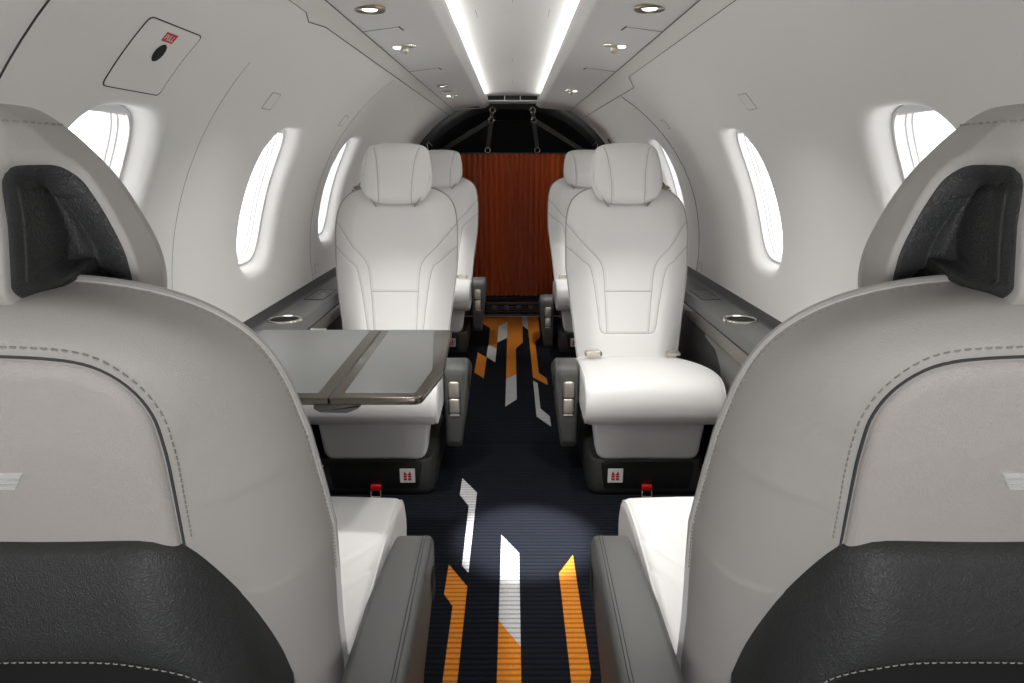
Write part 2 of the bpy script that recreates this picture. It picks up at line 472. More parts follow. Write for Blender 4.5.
def mk_hood():
    b = B(); S = []
    def sdf(a, z, p): S.append(hole_sdf(a, z, p)); return S[0]
    P = hood(lambda a, z, p: (.012+notch(a, z, p))*sstep((sdf(a, z, p)+.003)/.011), .865, 150, 170)
    nr, nc = P.shape[:2]; F = [(i*nc+j, i*nc+j+1, (i+1)*nc+j+1, (i+1)*nc+j) for i in range(nr-1) for j in range(nc-1)]
    ins = [S[0][i, j] > .007 for i in range(nr-1) for j in range(nc-1)]
    for s in (1, -1):
        V = [(s*x, y, z) for r in P for x, y, z in r]
        b.m = 0; b.add(V, [f for f, k in zip(F, ins) if not k])
    b.m = 0; top = P[-1]
    b.add([(x, y, z) for x, y, z in top]+[(-x, y, z) for x, y, z in top[::-1]], [tuple(range(2*len(top)))])
    return b.build('headrest_hood', [M['greige'], M['char']], ang=70)
def mk_liner(side):
    b = B(); S = []
    def dep(a, z, p):
        s = hole_sdf(a, z, p); S.append(s)
        relief = sstep((s-.016)/.003)*.0025
        return .006+notch(a, z, p)*sstep((s+.002)/.013)-relief
    P = hood(dep, .865, 150, 170)
    nr, nc = P.shape[:2]; fs = [(i*nc+j, i*nc+j+1, (i+1)*nc+j+1, (i+1)*nc+j) for i in range(nr-1) for j in range(nc-1) if S[0][i, j] > -.005 and P[i, j, 2] > .940]
    b.add([(side*x, y, z) for r in P for x, y, z in r], fs)
    return b.build('recess_lining', M['char'], ang=70)
def mk_hoodstitch():
    P = hood(None, .865, 60, 60); b = B()
    # stitched line over the crest, a little below the top edge
    k = int(np.argmin(np.abs(P[:, 0, 2]-1.072)))
    r = P[k]; L = [tuple(q) for q in r]+[(-x, y, z) for x, y, z in r[::-1]][1:]
    L = np.array(L); c = np.array([0, .49, 1.0])
    stitches(b, resample([tuple(q) for q in L], 200), lambda x, y, z, l: tuple(np.array((x, y, z))+(l+.0002)*(np.array((x, y, z))-c)/np.linalg.norm(np.array((x, y, z))-c)), .0040, .0032, .0008, .0005)
    return b.build('stitching', M['thread'])

# cushion
CP = cat([(.165, .345), (.08, .362), (-.02, .378), (-.12, .389), (-.205, .388), (-.256, .369), (-.280, .328), (-.279, .282), (-.258, .254), (-.22, .245)], 6)
CPOLY = CP+[(.0, .247), (.165, .247)]
def chw(y, aisle):
    if aisle: return float(np.interp(y, [-.28, -.15, .165], [.207, .206, .203]))
    return float(np.interp(y, [-.28, -.20, -.14, -.05, .05, .165], [.219, .219, .215, .204, .188, .172]))
CSEAM = mir([cat([(.215, -.10), (.15, -.02), (.11, .05), (.085, .15)], 8), cat([(.21, -.02), (.16, .04), (.135, .09), (.125, .15)], 8)])
def mk_cushion(m):
    O = resample(CPOLY, 150, True)
    if np.sum(O[:, 0]*np.roll(O[:, 1], -1)-np.roll(O[:, 0], -1)*O[:, 1]) < 0: O = O[::-1]
    r = .019; R = []; n = 7; b = B(); xs = []
    for k in range(n+1): a = PI/2*k/n; xs.append((r*(1-math.sin(a)), -1, r*(1-math.cos(a))))
    for t in np.linspace(-1, 1, 82)[1:-1]: xs.append((0, t, None))
    for k in range(n+1): a = PI/2*(1-k/n); xs.append((r*(1-math.sin(a)), 1, r*(1-math.cos(a))))
    for off, t, e in xs:
        q = inset(O, off); row = []
        X = []
        for y, z in q:
            h = chw(y, t*m > 0)
            x = t*(h-r) if e is None else t*(h-e)
            X.append((x, y))
        X = np.array(X); g = np.minimum.reduce([dist(X, s) for s in CSEAM])
        dip = .0028*np.exp(-(g/.004)**2)*(q[:, 1] > .33)
        dome = .004*(1-min(abs(t), 1)**2)*(q[:, 1] > .30)
        R.append([(x, y, z+dm-dp) for (x, y), z, dp, dm in zip(X, q[:, 1], dip, dome)])
    b.loft(R)
    return b.build('seat_cushion', M['white'], ang=70)
def mk_piping(m, s):
    b = B(); r = .026
    if 1:
        O = np.array(CP); T = np.gradient(O, axis=0); T /= np.linalg.norm(T, axis=1)[:, None]
        nn = np.stack([T[:, 1], -T[:, 0]], 1)
        ins = O+nn*(-.0055)
        cc = np.array([0, .31]); 
        alt = O-nn*(-.0055)
        pick = np.where((np.linalg.norm(ins-cc, axis=1) < np.linalg.norm(alt-cc, axis=1))[:, None], ins, alt)
        b.tube([(s*(chw(y, s*m > 0)-.0055), y, z) for y, z in pick], .0026, 8)
    return b.build('piping', M['white'])
def mk_legrest():
    b = B(); b.rx(rpoly([(-.178, .268), (.178, .268), (.158, .120), (-.158, .120)], [.004, .004, .035, .035]),   .150, .222, .014, lambda a, c, w: (a, -w, c), 5)
    return b.build('leg_rest', M['white'])
def mk_base():
    b = B()
    # plinth: rounded block, tapering a little to the floor
    R = []
    for z, o in ((0.0, .012), (.006, .004), (.02, 0), (.112, .002), (.120, .008), (.123, .055), (.20, .055)):
        R.append([(x, y, z) for x, y in inset(np.array(rr(-.184, .184, -.225, .20, .045, 6)), o)])
    b.loft(R)
    # seat pan under the cushion
    b.box(-.19, .19, -.14, .22, .20, .262, .02, 3)
    # back hinge block
    b.box(-.15, .15, .14, .30, .20, .335, .02, 3)
    return b.build('seat_base', M['base'])
def mk_basepanel():
    b = B()
    b.rx(rpoly([(-.148, .118), (.148, .118), (.134, .026), (-.134, .026)], .012),   .223, .2275, .0015, lambda a, c, w: (a, -w, c), 2)
    return b.build('front_panel', M['basep'])
def mk_label(m):
    b = B(); x = m*.100; z = .070; y = -.2275; f = lambda a, c, w: (x+a, y-w, z+c)
    b.rx(rr(-.024, .024, -.024, .024, .002), -.002, .0008, .0003, f, 1)
    b.m = 1
    for s in (-1, 1):
        b.rx([(s*.0015, -.016), (s*.0125, -.016), (s*.0125, -.009), (s*.0015, -.009)], .0005, .0012, .0001, f, 1)
        b.rx([(s*.0015, -.007), (s*.0125, -.007), (s*.0125, .000), (s*.0015, .000)], .0005, .0012, .0001, f, 1)
        b.rx([(s*.001, .0015), (s*.0125, .0015), (s*.011, .009), (s*.007, .015), (s*.006, .010), (s*.001, .004)], .0005, .0012, .0001, f, 1)
    return b.build('life_vest_label', [M['paper'], M['redl']])
def mk_tab():
    b = B(); b.box(-.016, .016, -.240, -.224, .022, .040, .002)
    b.m = 1
    b.tube([(-.013, -.236, .026), (-.015, -.240, .018), (-.015, -.242, .004), (.015, -.242, .004), (.015, -.240, .018), (.013, -.236, .026)], .0022, 6)
    return b.build('pull_tab', [M['red'], M['satin']])
# armrest
ARM = {0: [(-.092, .352), (-.090, .375), (-.075, .393), (-.045, .402), (.05, .404), (.33, .406)],
       1: [(-.092, .345), (-.090, .368), (-.075, .387), (-.045, .397), (-.01, .393), (.10, .352), (.21, .300)]}
def mk_arm(m, low):
    b = B()
    P = cat(ARM[low], 6); ye = ARM[low][-1][0]
    poly = P+[(ye, .12), (.02, .10), (-.05, .09), (-.078, .12), (-.090, .20)]
    O = resample(poly, 150, True)
    if np.sum(O[:, 0]*np.roll(O[:, 1], -1)-np.roll(O[:, 0], -1)*O[:, 1]) < 0: O = O[::-1]
    def X(t, y, z):
        o = .286+.006*np.clip((y+.09)/.42, 0, 1)*(1-low)-.024*np.clip((.32-z)/.2, 0, 1)
        i = .2085+(.012*np.clip((.12-y)/.18, 0, 1) if not low else 0)
        return m*(i+(o-i)*t)
    R = []; r = .012; n = 5
    for k in range(n+1): a = PI/2*k/n; R.append((r*(1-math.sin(a)), r*(1-math.cos(a))/.078))
    for k in range(n+1): a = PI/2*(1-k/n); R.append((r*(1-math.sin(a)), 1-r*(1-math.cos(a))/.078))
    b.loft([[(X(t, y, z), y, z) for y, z in inset(O, o)] for o, t in R])
    return b.build('armrest', M['arm'])
def mk_armseam(m, low, dx):
    b = B()
    L = [(y, z) for y, z in cat([(-.0915, .33)]+ARM[low], 8)]
    if 1:
        b.tube([(m*(.286+.006*np.clip((y+.09)/.42, 0, 1)*(1-low)-dx), y-.0003, z+.0002) for y, z in L], .0007, 5)
    return b.build('seam', M['threadd'])
def mk_rocker(m):
    b = B(); x = m*.241; f = lambda a, c, w: (x+a, -.088-w, c)
    b.rx(rr(-.0225, .0225, .215, .345, .018, 5), -.01, .0035, .002, f, 3)
    b.m = 1
    b.rx(rr(-.0175, .0175, .280, .337, .009, 5), -.002, .010, .006, f, 4)
    b.rx(rr(-.0175, .0175, .226, .278, .009, 5), -.002, .008, .006, f, 4)
    b.rx(rr(-.016, .016, .217, .224, .003, 3), -.002, .007, .002, f, 2)
    b.m = 2
    # side slot on the aisle face
    b.rx(rr(-.065, -.030, .290, .345, .012, 4), .0, .0012, .0005, lambda a, c, w: (m*(.2868+w), a, c), 2)
    return b.build('recline_control', [M['base'], M['satin'], M['black']])
def mk_buckle(m):
    b = B(); cx, cy, cz = m*.150, .085, .378
    f = lambda a, c, w: (cx+a*m, cy+c, cz+w-.1*c)
    b.rx(rr(-.030, .022, -.021, .021, .006), -.008, .014, .005, f, 3)
    b.m = 1; b.rx(rr(-.036, -.012, -.017, .017, .004), -.004, .010, .003, f, 2)
    return b.build('belt_buckle', [M['satin'], M['ledge']])
def mk_tongue(m):
    b = B(); b.box(min(-m*.12, -m*.165), max(-m*.12, -m*.165), .10, .13, .368, .379, .003)
    return b.build('belt_tongue', M['satin'])
def mk_guide(m):
    b = B(); s = -m
    c = np.array(bp(s*.158, .617, .026))
    F = lambda a, d, e: tuple(c+np.array([s*a, d, e]))
    b.rx(rr(-.035, .022, -.012, .012, .004), -.012, .004, .002, lambda a, d, w: F(a, d, w+.0), 2)
    b.tube([F(-.03, 0, .002), F(-.032, 0, .022), F(-.012, 0, .030), F(0, 0, .016), F(.016, 0, .010)], .0045, 8)
    b.box(c[0]-.010, c[0]+.010, c[1]-.010, c[1]+.008, c[2]-.030, c[2]+.002, .003)
    b.box(c[0]-.012, c[0]+.010, c[1]-.006, c[1]+.006, c[2]+.004, c[2]+.020, .002)
    return b.build('strap_guide', M['brass'])

def seat(loc, rz, m, label, group, arm_dz=0):
    t = empty('cabin_seat', loc, rz, label, 'seat', group); k = '|%d' % m
    ba = part('seat_base', mk_base, t); ba['label'] = 'charcoal plastic seat base'
    part('front_panel', mk_basepanel, ba)
    part('life_vest_label'+k, lambda: mk_label(m), ba); part('pull_tab', mk_tab, ba)
    part('leg_rest', mk_legrest, t)
    c = part('seat_cushion'+k, lambda: mk_cushion(m), t)
    for q in (1, -1): part('piping%s|%d' % (k, q), lambda: mk_piping(m, q), c)
    global FL
    FL = m
    c = part('backrest_cushion'+k, mk_front, t)
    for i in range(5): part('seam_piping%s|b%d' % (k, i), lambda: mk_seam(i), c)
    s = part('backrest_shell'+k, mk_shell, t); part('rim_piping'+k, mk_rimpipe, s); s['label'] = 'greige leather backrest shell'
    part('logo_panel', mk_panel, s); part('panel_gap', mk_groove, s); part('wing_emblem', mk_emblem, s)
    part('stitching|rim'+k, mk_rimstitch, s); FL = 1; part('stitching|panel', mk_panelstitch, s)
    c = part('lower_cover', mk_cover, t); c['label'] = 'charcoal leather lower back cover'; part('stitching|cover', mk_coverstitch, c); part('pocket', mk_pocket, c)
    h = part('headrest_hood', mk_hood, t); h['label'] = 'greige leather headrest hood with dark side recesses'
    part('recess_lining|a', lambda: mk_liner(1), h); part('recess_lining|b', lambda: mk_liner(-1), h); part('stitching|hood', mk_hoodstitch, h)
    p = part('headrest_pillow', mk_pillow, t); [part('seam_piping|hr%d' % i, lambda: mk_hrseam(i), p) for i in (0, 1)]
    if rz:                                              # the front pair has its headrests pushed further down
        for q in (h, p): q.location = (-m*.001, -.017*SA, -.017*CA); q.scale = (.885 if q is h else .77, 1, 1)
        p.location.z -= .013
    lo = int(rz == 0); ka = k+'|%d' % lo
    a = part('armrest'+ka, lambda: mk_arm(m, lo), t); a['label'] = 'grey leather aisle armrest'; a.location.z = arm_dz
    [part('seam%s|%d' % (ka, i), lambda: mk_armseam(m, lo, .0115+.005*i), a) for i in (0, 1)]; part('recline_control'+k, lambda: mk_rocker(m), a)
    if not rz: part('belt_buckle'+k, lambda: mk_buckle(m), t); part('belt_tongue'+k, lambda: mk_tongue(m), t)
    part('strap_guide'+k, lambda: mk_guide(m), t)
    return t
G = 'leather seats in three facing rows'
SX = .420
seat((.424, 2.20, 0), 0, -1, 'white leather seat facing the camera, empty cushion fully visible, no table over it', G)
seat((-.431, 2.20, 0), 0, 1, 'white leather seat facing the camera behind the folding table', G)
seat((.440, 3.83, 0), 0, -1, 'rear white seat by the curtain, behind the seat with the bare cushion', G, -.10)
seat((-.434, 3.83, 0), 0, 1, 'rear white seat by the curtain, behind the seat at the table', G)
seat((-.425, .997, 0), PI, -1, 'foreground seat seen from behind on the table side, greige back', G)
seat((.425, .997, 0), PI, 1, 'foreground seat seen from behind, opposite the table side, greige back', G)

# ------------------------------------------------------------------ cabin shell
R0, ZC = .78, .66
Y0, Y1 = -1.0, 4.75
def cyl(s, y, z, off=0):
    c = math.sqrt(max(R0*R0-(z-ZC)**2, 0)); r = (R0+off)/R0
    return (s*c*r, y, ZC+(z-ZC)*r)
def cyla(s, y, a, off=0): return (s*(R0+off)*math.cos(a), y, ZC+(R0+off)*math.sin(a))
zang = lambda z: math.asin((z-ZC)/R0)
A_LO, A_HI = zang(.50), zang(1.342)
WZ0, WZ1 = zang(.703), zang(1.112)
WIN = {-1: [1.21, 2.075, 2.90, 3.68], 1: [1.215, 2.115, 3.25, 4.05]}
HY = .158
def build_wall(s, name):
    b = B(); ac = (WZ0+WZ1)/2; ha = (WZ1-WZ0)/2
    my, ma = HY+.05, ha+.05/R0
    ny, na = 36, 44
    ys = []; edges = [Y0]
    for c in WIN[s]: edges += [c-my, c+my]
    edges.append(Y1)
    for i in range(len(edges)-1):
        n = ny if i % 2 else max(2, int((edges[i+1]-edges[i])/.05)); ys += list(np.linspace(edges[i], edges[i+1], n+1))[:-1]
    ys.append(Y1)
    aa = list(np.linspace(A_LO, ac-ma, 9))[:-1]+list(np.linspace(ac-ma, ac+ma, na+1))[:-1]+list(np.linspace(ac+ma, A_HI, 16))
    inside = lambda y, a: any(abs(y-c) < my-1e-6 for c in WIN[s]) and abs(a-ac) < ma-1e-6
    idx = {}; vs = []; fs = []
    for i, y in enumerate(ys):
        for j, a in enumerate(aa): idx[i, j] = len(vs); vs.append(cyla(s, y, a))
    for i in range(len(ys)-1):
        for j in range(len(aa)-1):
            if inside((ys[i]+ys[i+1])/2, (aa[j]+aa[j+1])/2): continue
            fs.append((idx[i, j], idx[i+1, j], idx[i+1, j+1], idx[i, j+1]))
    b.add(vs, fs)
    def sup(th, sy, sa, p=3.2):
        c, q = math.cos(th), math.sin(th)
        k = (abs(c)**p+abs(q)**p)**(-1/p); return k*c*sy, k*q*sa
    for c in WIN[s]:
        per = [(-my+2*my*i/ny, -ma) for i in range(ny)]+[(my, -ma+2*ma*j/na) for j in range(na)]+[(my-2*my*i/ny, ma) for i in range(ny)]+[(-my, ma-2*ma*j/na) for j in range(na)]
        th = [math.atan2(a/ma, y/my) for y, a in per]
        rings = [[cyla(s, c+y, ac+a) for y, a in per]]
        E = lambda g, off: [cyla(s, c+q[0], ac+q[1], off) for q in (sup(t, HY+g, ha+g/R0) for t in th)]
        for g, off, bl in ((.045, 0, 0), (.024, 0, 1), (.016, .0012, 1), (.010, .0035, 1), (.005, .007, 1), (.0, .012, 1), (-.006, .024, 1), (-.012, .042, 1), (-.017, .055, 1)):
            r = E(g, off)
            if not bl: r = [tuple(.45*np.array(x)+.55*np.array(y)) for x, y in zip(rings[0], E(.03, 0))]; r = [tuple(np.array(cyla(s, x[1], math.asin((x[2]-ZC)/math.hypot(x[0], x[2]-ZC)), 0))) for x in r]
            rings.append(r)
        b.grid(rings, close_v=True)
    return struct(b.build(name, M['wall'], ang=60)), sup, ac, ha
nwin = 0
for s, nm in ((-1, 'wall_left'), (1, 'wall_right')):
    _, sup, ac, ha = build_wall(s, nm)
    for c in WIN[s]:
        nwin += 1
        w = empty('window_%d' % nwin, cyla(s, c, ac, .05)); struct(w)
        o = np.array(w.location); th = [2*PI*k/96 for k in range(96)]
        E = lambda g, off: [tuple(np.array(cyla(s, c+q[0], ac+q[1], off))-o) for q in (sup(t, HY+g, ha+g/R0) for t in th)]
        b = B(); b.grid([E(*q) for q in ((-.014, .052), (-.0165, .046), (-.021, .0465), (-.022, .056), (-.0225, .066), (-.0255, .067), (-.026, .076), (-.029, .077), (-.030, .085), (.02, .10), (.0, .056))], close_v=True, close_u=True)
        b.build('window_frame', M['frame'], w)
        # retracted shade: lip across the top of the opening
        b = B(); P = []
        for k in range(25):
            y = -.118+.236*k/24; e = .006*(1-(abs(y)/.118)**4)
            P.append([tuple(np.array(cyla(s, c+y, ac+ha-(.036+d)/R0+e/R0, f))-o) for d, f in ((-.02, .052), (0, .047), (.006, .050), (.006, .058), (-.01, .062))])
        b.grid(P); b.build('shade_lip', M['frame'], w)
        b = B(); rg = [[tuple(np.array(cyla(s, c+q[0]*k, ac+q[1]*k, .080))-o) for q in (sup(t, HY-.027, ha-.027/R0) for t in th)] for k in (1, .66, .33, .02)]
        b.loft(rg, False, True); b.build('pane', M['pane'], w)
        # daylight through this window
        L = bpy.data.lights.new('window_daylight', 'AREA'); L.shape = 'RECTANGLE'; L.size = HY*2+.1; L.size_y = .44
        L.cycles.is_portal = True
        lo = bpy.data.objects.new('window_daylight', L); COL.objects.link(lo)
        p0 = Vector(cyla(s, c, ac, .12)); lo.location = p0
        d = Vector((-s*math.cos(ac), 0, -math.sin(ac))); lo.rotation_euler = d.to_track_quat('-Z', 'Y').to_euler()

# floor: carpet with its woven stripes
S_OR = [[(-.195, 4.55), (-.033, 4.55), (-.033, 4.40), (-.088, 4.26), (-.090, 3.72), (-.138, 3.82), (-.143, 4.22), (-.195, 4.34)],
 [(-.192, 3.645), (-.140, 3.545), (-.140, 3.18), (-.192, 3.28)],
 [(-.033, 4.55), (.066, 4.55), (.060, 3.866), (.019, 3.73), (.019, 3.250), (-.031, 3.170)],
 [(.100, 4.55), (.175, 4.55), (.166, 3.984), (.132, 3.866), (.132, 3.265), (.167, 3.180), (.167, 3.08), (.101, 3.195), (.099, 4.172)],
 [(-.168, 1.590), (-.113, 1.493), (-.113, .80), (-.143, .80), (-.143, 1.415), (-.168, 1.463)],
 [(-.032, 1.363), (.018, 1.275), (.018, .70), (-.032, .70)],
 [(.163, 1.635), (.163, 1.195), (.155, 1.16), (.155, .75), (.120, .75), (.120, 1.55)]]
S_WH = [[(-.088, 4.26), (-.033, 4.40), (-.033, 3.97), (-.090, 3.855)], [(-.140, 3.82), (-.090, 3.72), (-.091, 3.456), (-.142, 3.56)],
 [(-.031, 3.170), (.019, 3.250), (.019, 2.880), (-.031, 2.785)], [(.064, 4.55), (.100, 4.55), (.099, 4.172), (.064, 4.285)],
 [(.100, 3.140), (.120, 3.105), (.120, 2.760), (.155, 2.668), (.155, 2.555), (.100, 2.668)],
 [(-.168, 2.095), (-.114, 1.993), (-.114, 1.553), (-.133, 1.585), (-.135, 1.905), (-.168, 1.977)],
 [(-.032, 1.738), (.018, 1.644), (.018, 1.275), (-.032, 1.363)]]
b = B(); b.add([(-.8, Y0, 0), (.8, Y0, 0), (.8, 2.389, 0), (-.8, 2.389, 0), (-.8, 2.389, -.006), (.8, 2.389, -.006), (.8, 2.395, -.006), (-.8, 2.395, -.006), (-.8, 2.395, 0), (.8, 2.395, 0), (.8, 4.56, 0), (-.8, 4.56, 0)],
      [(0, 1, 2, 3), (3, 2, 5, 4), (4, 5, 6, 7), (7, 6, 9, 8), (8, 9, 10, 11)])
for mi, S in ((1, S_OR), (2, S_WH)):
    b.m = mi
    for p in S:
        n = len(p); b.add([(x, y, .0008) for x, y in p]+[(x, y, -.002) for x, y in p], [tuple(range(n))]+[(i, (i+1) % n, n+(i+1) % n, n+i) for i in range(n)])
struct(b.build('floor', [M['navy'], M['orange'], M['cwhite']], ang=20))

# ceiling side panels, trim strips, lips and central recess
LX, LZ = .180, 1.362
TX, TZ = .3825, 1.342
def strip(prof, y0, y1, name, m, sides=(1, -1), ang=40):
    out = []
    for s in sides:
        b = B(); b.grid([[(s*x, y, z) for x, z in prof] for y in np.linspace(y0, y1, 40)])
        out.append((s, b))
    return out
for s, nm in ((-1, 'ceiling_left'), (1, 'ceiling_right')):
    b = B()
    prof = [(TX-.002, TZ+.001), ((TX+LX)/2, (TZ+LZ)/2+.003), (LX+.012, LZ), (LX+.004, LZ+.0005), (LX-.003, LZ+.003), (.160, LZ+.0145), (.1545, LZ+.0175), (.153, LZ+.0205), (.155, LZ+.0235), (.215, LZ+.032), (.235, LZ+.060)]
    b.grid([[(s*x, y, z) for x, z in prof] for y in (Y0, 1, 2, 3, 4, Y1)])
    struct(b.build(nm, M['ceil']))
b = B(); prof = [(x, LZ+.061-.008*(x/.235)**2-.010*max(abs(x)/.235-.75, 0)/.25) for x in np.linspace(-.235, .235, 31)]
b.grid([[(x, y, z) for x, z in prof] for y in np.linspace(Y0, Y1, 20)])
struct(b.build('ceiling', M['ceil']))
# trim strips between ceiling panel and wall: on the wall's own curve, slightly proud
a1, a2 = zang(1.342), zang(1.320)
nt_ = 0
def seam_line(pts, r=.0012, m='gap'):
    global nt_
    nt_ += 1; b = B(); b.tube(pts, r, 6); return struct(b.build('trim_%d' % nt_, M[m]))
for s in (-1, 1):
    nt_ += 1; b = B()
    lim = Y1
    b.grid([[cyla(s, y, a, -.0015) for a in np.linspace(a1+.004, a2, 6)] for y in np.linspace(Y0, lim, 60)])
    struct(b.build('trim_%d' % nt_, M['ceil2']))
    seam_line([cyla(s, y, a1+.002, -.001) for y in np.linspace(Y0, Y1, 30)], .0013)
seam_line([cyla(-1, y, a2-.001, -.0003) for y in np.linspace(Y0, 1.50, 30)]+[cyla(-1, 1.56, a2-.02, -.0003)]+[cyla(-1, y, a2-.004, -.0003) for y in np.linspace(1.66, Y1, 20)], .0010)
seam_line([cyla(1, y, a2-.001, -.0003) for y in np.linspace(Y0, 2.60, 30)]+[cyla(1, y, a2-.060, -.0003) for y in np.linspace(2.72, 4.45, 20)], .0012)
# circumferential wall joints
seam_line([cyla(-1, .885, a, -.0003) for a in np.linspace(A_LO, a2, 30)], .0014)
seam_line([cyla(-1, 1.50+.05*(1-(k/29)), a, -.0003) for k, a in enumerate(np.linspace(A_LO, a2-.2, 30))], .0004, 'gap2')
seam_line([cyla(-1, 2.63, a, -.0003) for a in np.linspace(A_LO, a2-.02, 30)], .0007, 'gap2')
seam_line([cyla(1, 3.05-.19*math.sin(PI/2*min(1, (1-k/29)*1.6)), a, -.0003) for k, a in enumerate(np.linspace(A_LO, a2-.07, 30))], .0014)
# hatch joints in the ceiling side panels
cz = lambda x: np.interp(x, [LX+.012, (TX+LX)/2, TX], [LZ, (TZ+LZ)/2+.003, TZ])
for s in (-1, 1):
    for y, x0 in ((1.86, .285), (2.66, .268)):
        seam_line([(s*x, y, cz(x)-.0003) for x in np.linspace(x0, TX-.004, 8)], .0008, 'gap2')
        seam_line([(s*x0, y-.004, cz(x0)-.0006), (s*(x0-.004), y+.045, cz(x0-.004)-.0006)], .0018)
# small ticks on the recess panel
for x, y in ((-.10, 2.0), (0, 1.82), (.10, 2.0), (0, 2.9), (0, 3.7)):
    zz = LZ+.061-.008*(x/.235)**2
    seam_line([(x, y, zz-.0003), (x*.99, y+.10, zz-.0003)], .0006, 'gap2')

# cove light strips (LED diffusers hidden on the lips)
for s, side in ((-1, 'port'), (1, 'starboard')):
    b = B(); b.rx(rr(.186, .206, LZ+.029, LZ+.040, .003), 1.0, 4.36, .001, lambda a, c, w: (s*a, w, c), 2)
    tag(b.build('cove_light_strip', M['led']), 'long white cove light strip along the %s edge of the ceiling recess' % ('left' if s < 0 else 'right'), 'light', 'cove lights')

# air outlet at the end of the ceiling recess
v = empty('air_outlet', (0, 4.56, LZ+.02), 0, 'air outlet with black louvres at the far end of the ceiling recess', 'vent')
b = B()
prof = [(-.172, .012), (-.150, .060), (-.08, .076), (.08, .076), (.150, .060), (.172, .012), (.16, .008), (-.16, .008)]
b.rx(rpoly(prof, .006), -.03, .16, .004, lambda a, c, w: (a, w, c), 2); b.build('outlet_body', M['ceil'], v)
for x0, x1 in ((-.155, -.052), (-.046, .046), (.052, .155)):
    z1 = lambda x:   .068 if abs(x) < .09 else .068-(abs(x)-.09)*.36
    b = B(); b.rx(rpoly([(x0, .014), (x1, .014), (x1, z1(x1)), (x0, z1(x0))], .003), .028, .034, .001, lambda a, c, w: (a, -w, c), 2)
    g = b.build('louvre_grille', M['black'], v)
    b = B()
    for k in range(3):
        zc = .022+.010*k; b.box(x0+.004, x1-.004, -.040, -.033, zc, zc+.0022, .0008)
    b.build('slat', M['base'], g)

# ceiling lamps
def aim(o, target):
    o.rotation_euler = (Vector(target)-o.location).to_track_quat('-Z', 'Y').to_euler()
def area(parent_loc, power, size=.05, target=None, col=(1, .985, .96), spread=None):
    L = bpy.data.lights.new('lamp_light', 'AREA'); L.shape = 'DISK'; L.size = size; L.energy = power; L.color = col
    if spread: L.spread = math.radians(spread)
    o = bpy.data.objects.new('lamp_light', L); COL.objects.link(o); o.location = parent_loc
    aim(o, target or (parent_loc[0], parent_loc[1], 0)); return o
def spot(loc, target, power, ang, blend=.5, size=.015, col=(1, .985, .96)):
    L = bpy.data.lights.new('reading_beam', 'SPOT'); L.energy = power; L.spot_size = math.radians(ang); L.spot_blend = blend; L.shadow_soft_size = size; L.color = col
    o = bpy.data.objects.new('reading_beam', L); COL.objects.link(o); o.location = loc; aim(o, target); return o
def downlight(x, y, r, label):
    z = float(cz(abs(x))); t = empty('ceiling_downlight', (x, y, z), 0, label, 'light', 'ceiling downlights')
    f = lambda a, c, h: (a, c, h)
    b = B(); b.lathe([(r*.52, .010), (r*.54, .0005), (r*.92, -.006), (r, -.004), (r, .002)], 40, f); b.build('bezel', M['brass'], t)
    b = B(); b.lathe([(r*.53, .006), (r*.52, -.001), (r*.44, -.004), (r*.01, -.006)], 40, f); b.build('lens', M['lens'], t)
    return t
def reading(x, y, k, label):
    z = float(cz(abs(x))); s = 1 if x > 0 else -1
    t = empty('reading_light', (x, y, z), 0, label, 'light', 'ceiling reading lights')
    b = B(); b.rx(rpoly([(-.040*k, 0), (-.026*k, -.020*k), (.026*k, -.020*k), (.040*k, 0), (.026*k, .020*k), (-.026*k, .020*k)], .008*k), -.004, .004, .002, lambda a, c, w: (s*a, c, w), 2)
    b.build('bezel', M['chrome'], t)
    b = B(); b.lathe([(.014*k, .004), (.014*k, -.006*k), (.012*k, -.008*k), (.001, -.008*k)], 24, lambda a, c, h: (s*.014*k+a, c+.004*k, h)); b.build('lens', M['lens'], t)
    b = B(); P = []
    for q in range(9):
        a = PI*q/8; P.append((.0125*k*math.sin(a)+.0005, -.004-.009*k+.012*k*math.cos(a)))
    b.lathe(P, 24, lambda a, c, h: (-s*.006*k+a, c-.004*k, h)); b.build('air_gasper', M['satin'], t)
    return t
downlight(-.312, 1.63, .034, 'round downlight nearest the camera in the left ceiling panel')
downlight(.300, 1.63, .034, 'round downlight nearest the camera in the right ceiling panel')
reading(-.318, 2.125, 1.0, 'reading light with air nozzle above the table, left ceiling panel')
reading(.300, 2.125, 1.0, 'reading light with air nozzle above the seat with the bare cushion')
downlight(-.312, 3.22, .026, 'small round lamp far down the left ceiling panel')
reading(-.312, 3.68, .85, 'farthest reading light in the left ceiling panel, near the curtain')
reading(.285, 3.46, .85, 'farthest reading light in the right ceiling panel, near the curtain')
b = B(); b.lathe([(.001, -.003), (.02, -.003), (.024, 0), (.024, .004)], 28, lambda a, c, h: (-.316+a*1.1, 3.47+c, cz(.316)+h)); tag(b.build('ceiling_speaker', M['brass']), 'small dark oval disc between two lamps in the left ceiling panel', 'speaker')
b = B(); b.box(-.29, -.21, 4.56, 4.59, cz(.25)-.004, cz(.25)+.004, .002); tag(b.build('ceiling_slot', M['gloss']), 'small black slot at the far end of the left ceiling panel', 'vent')

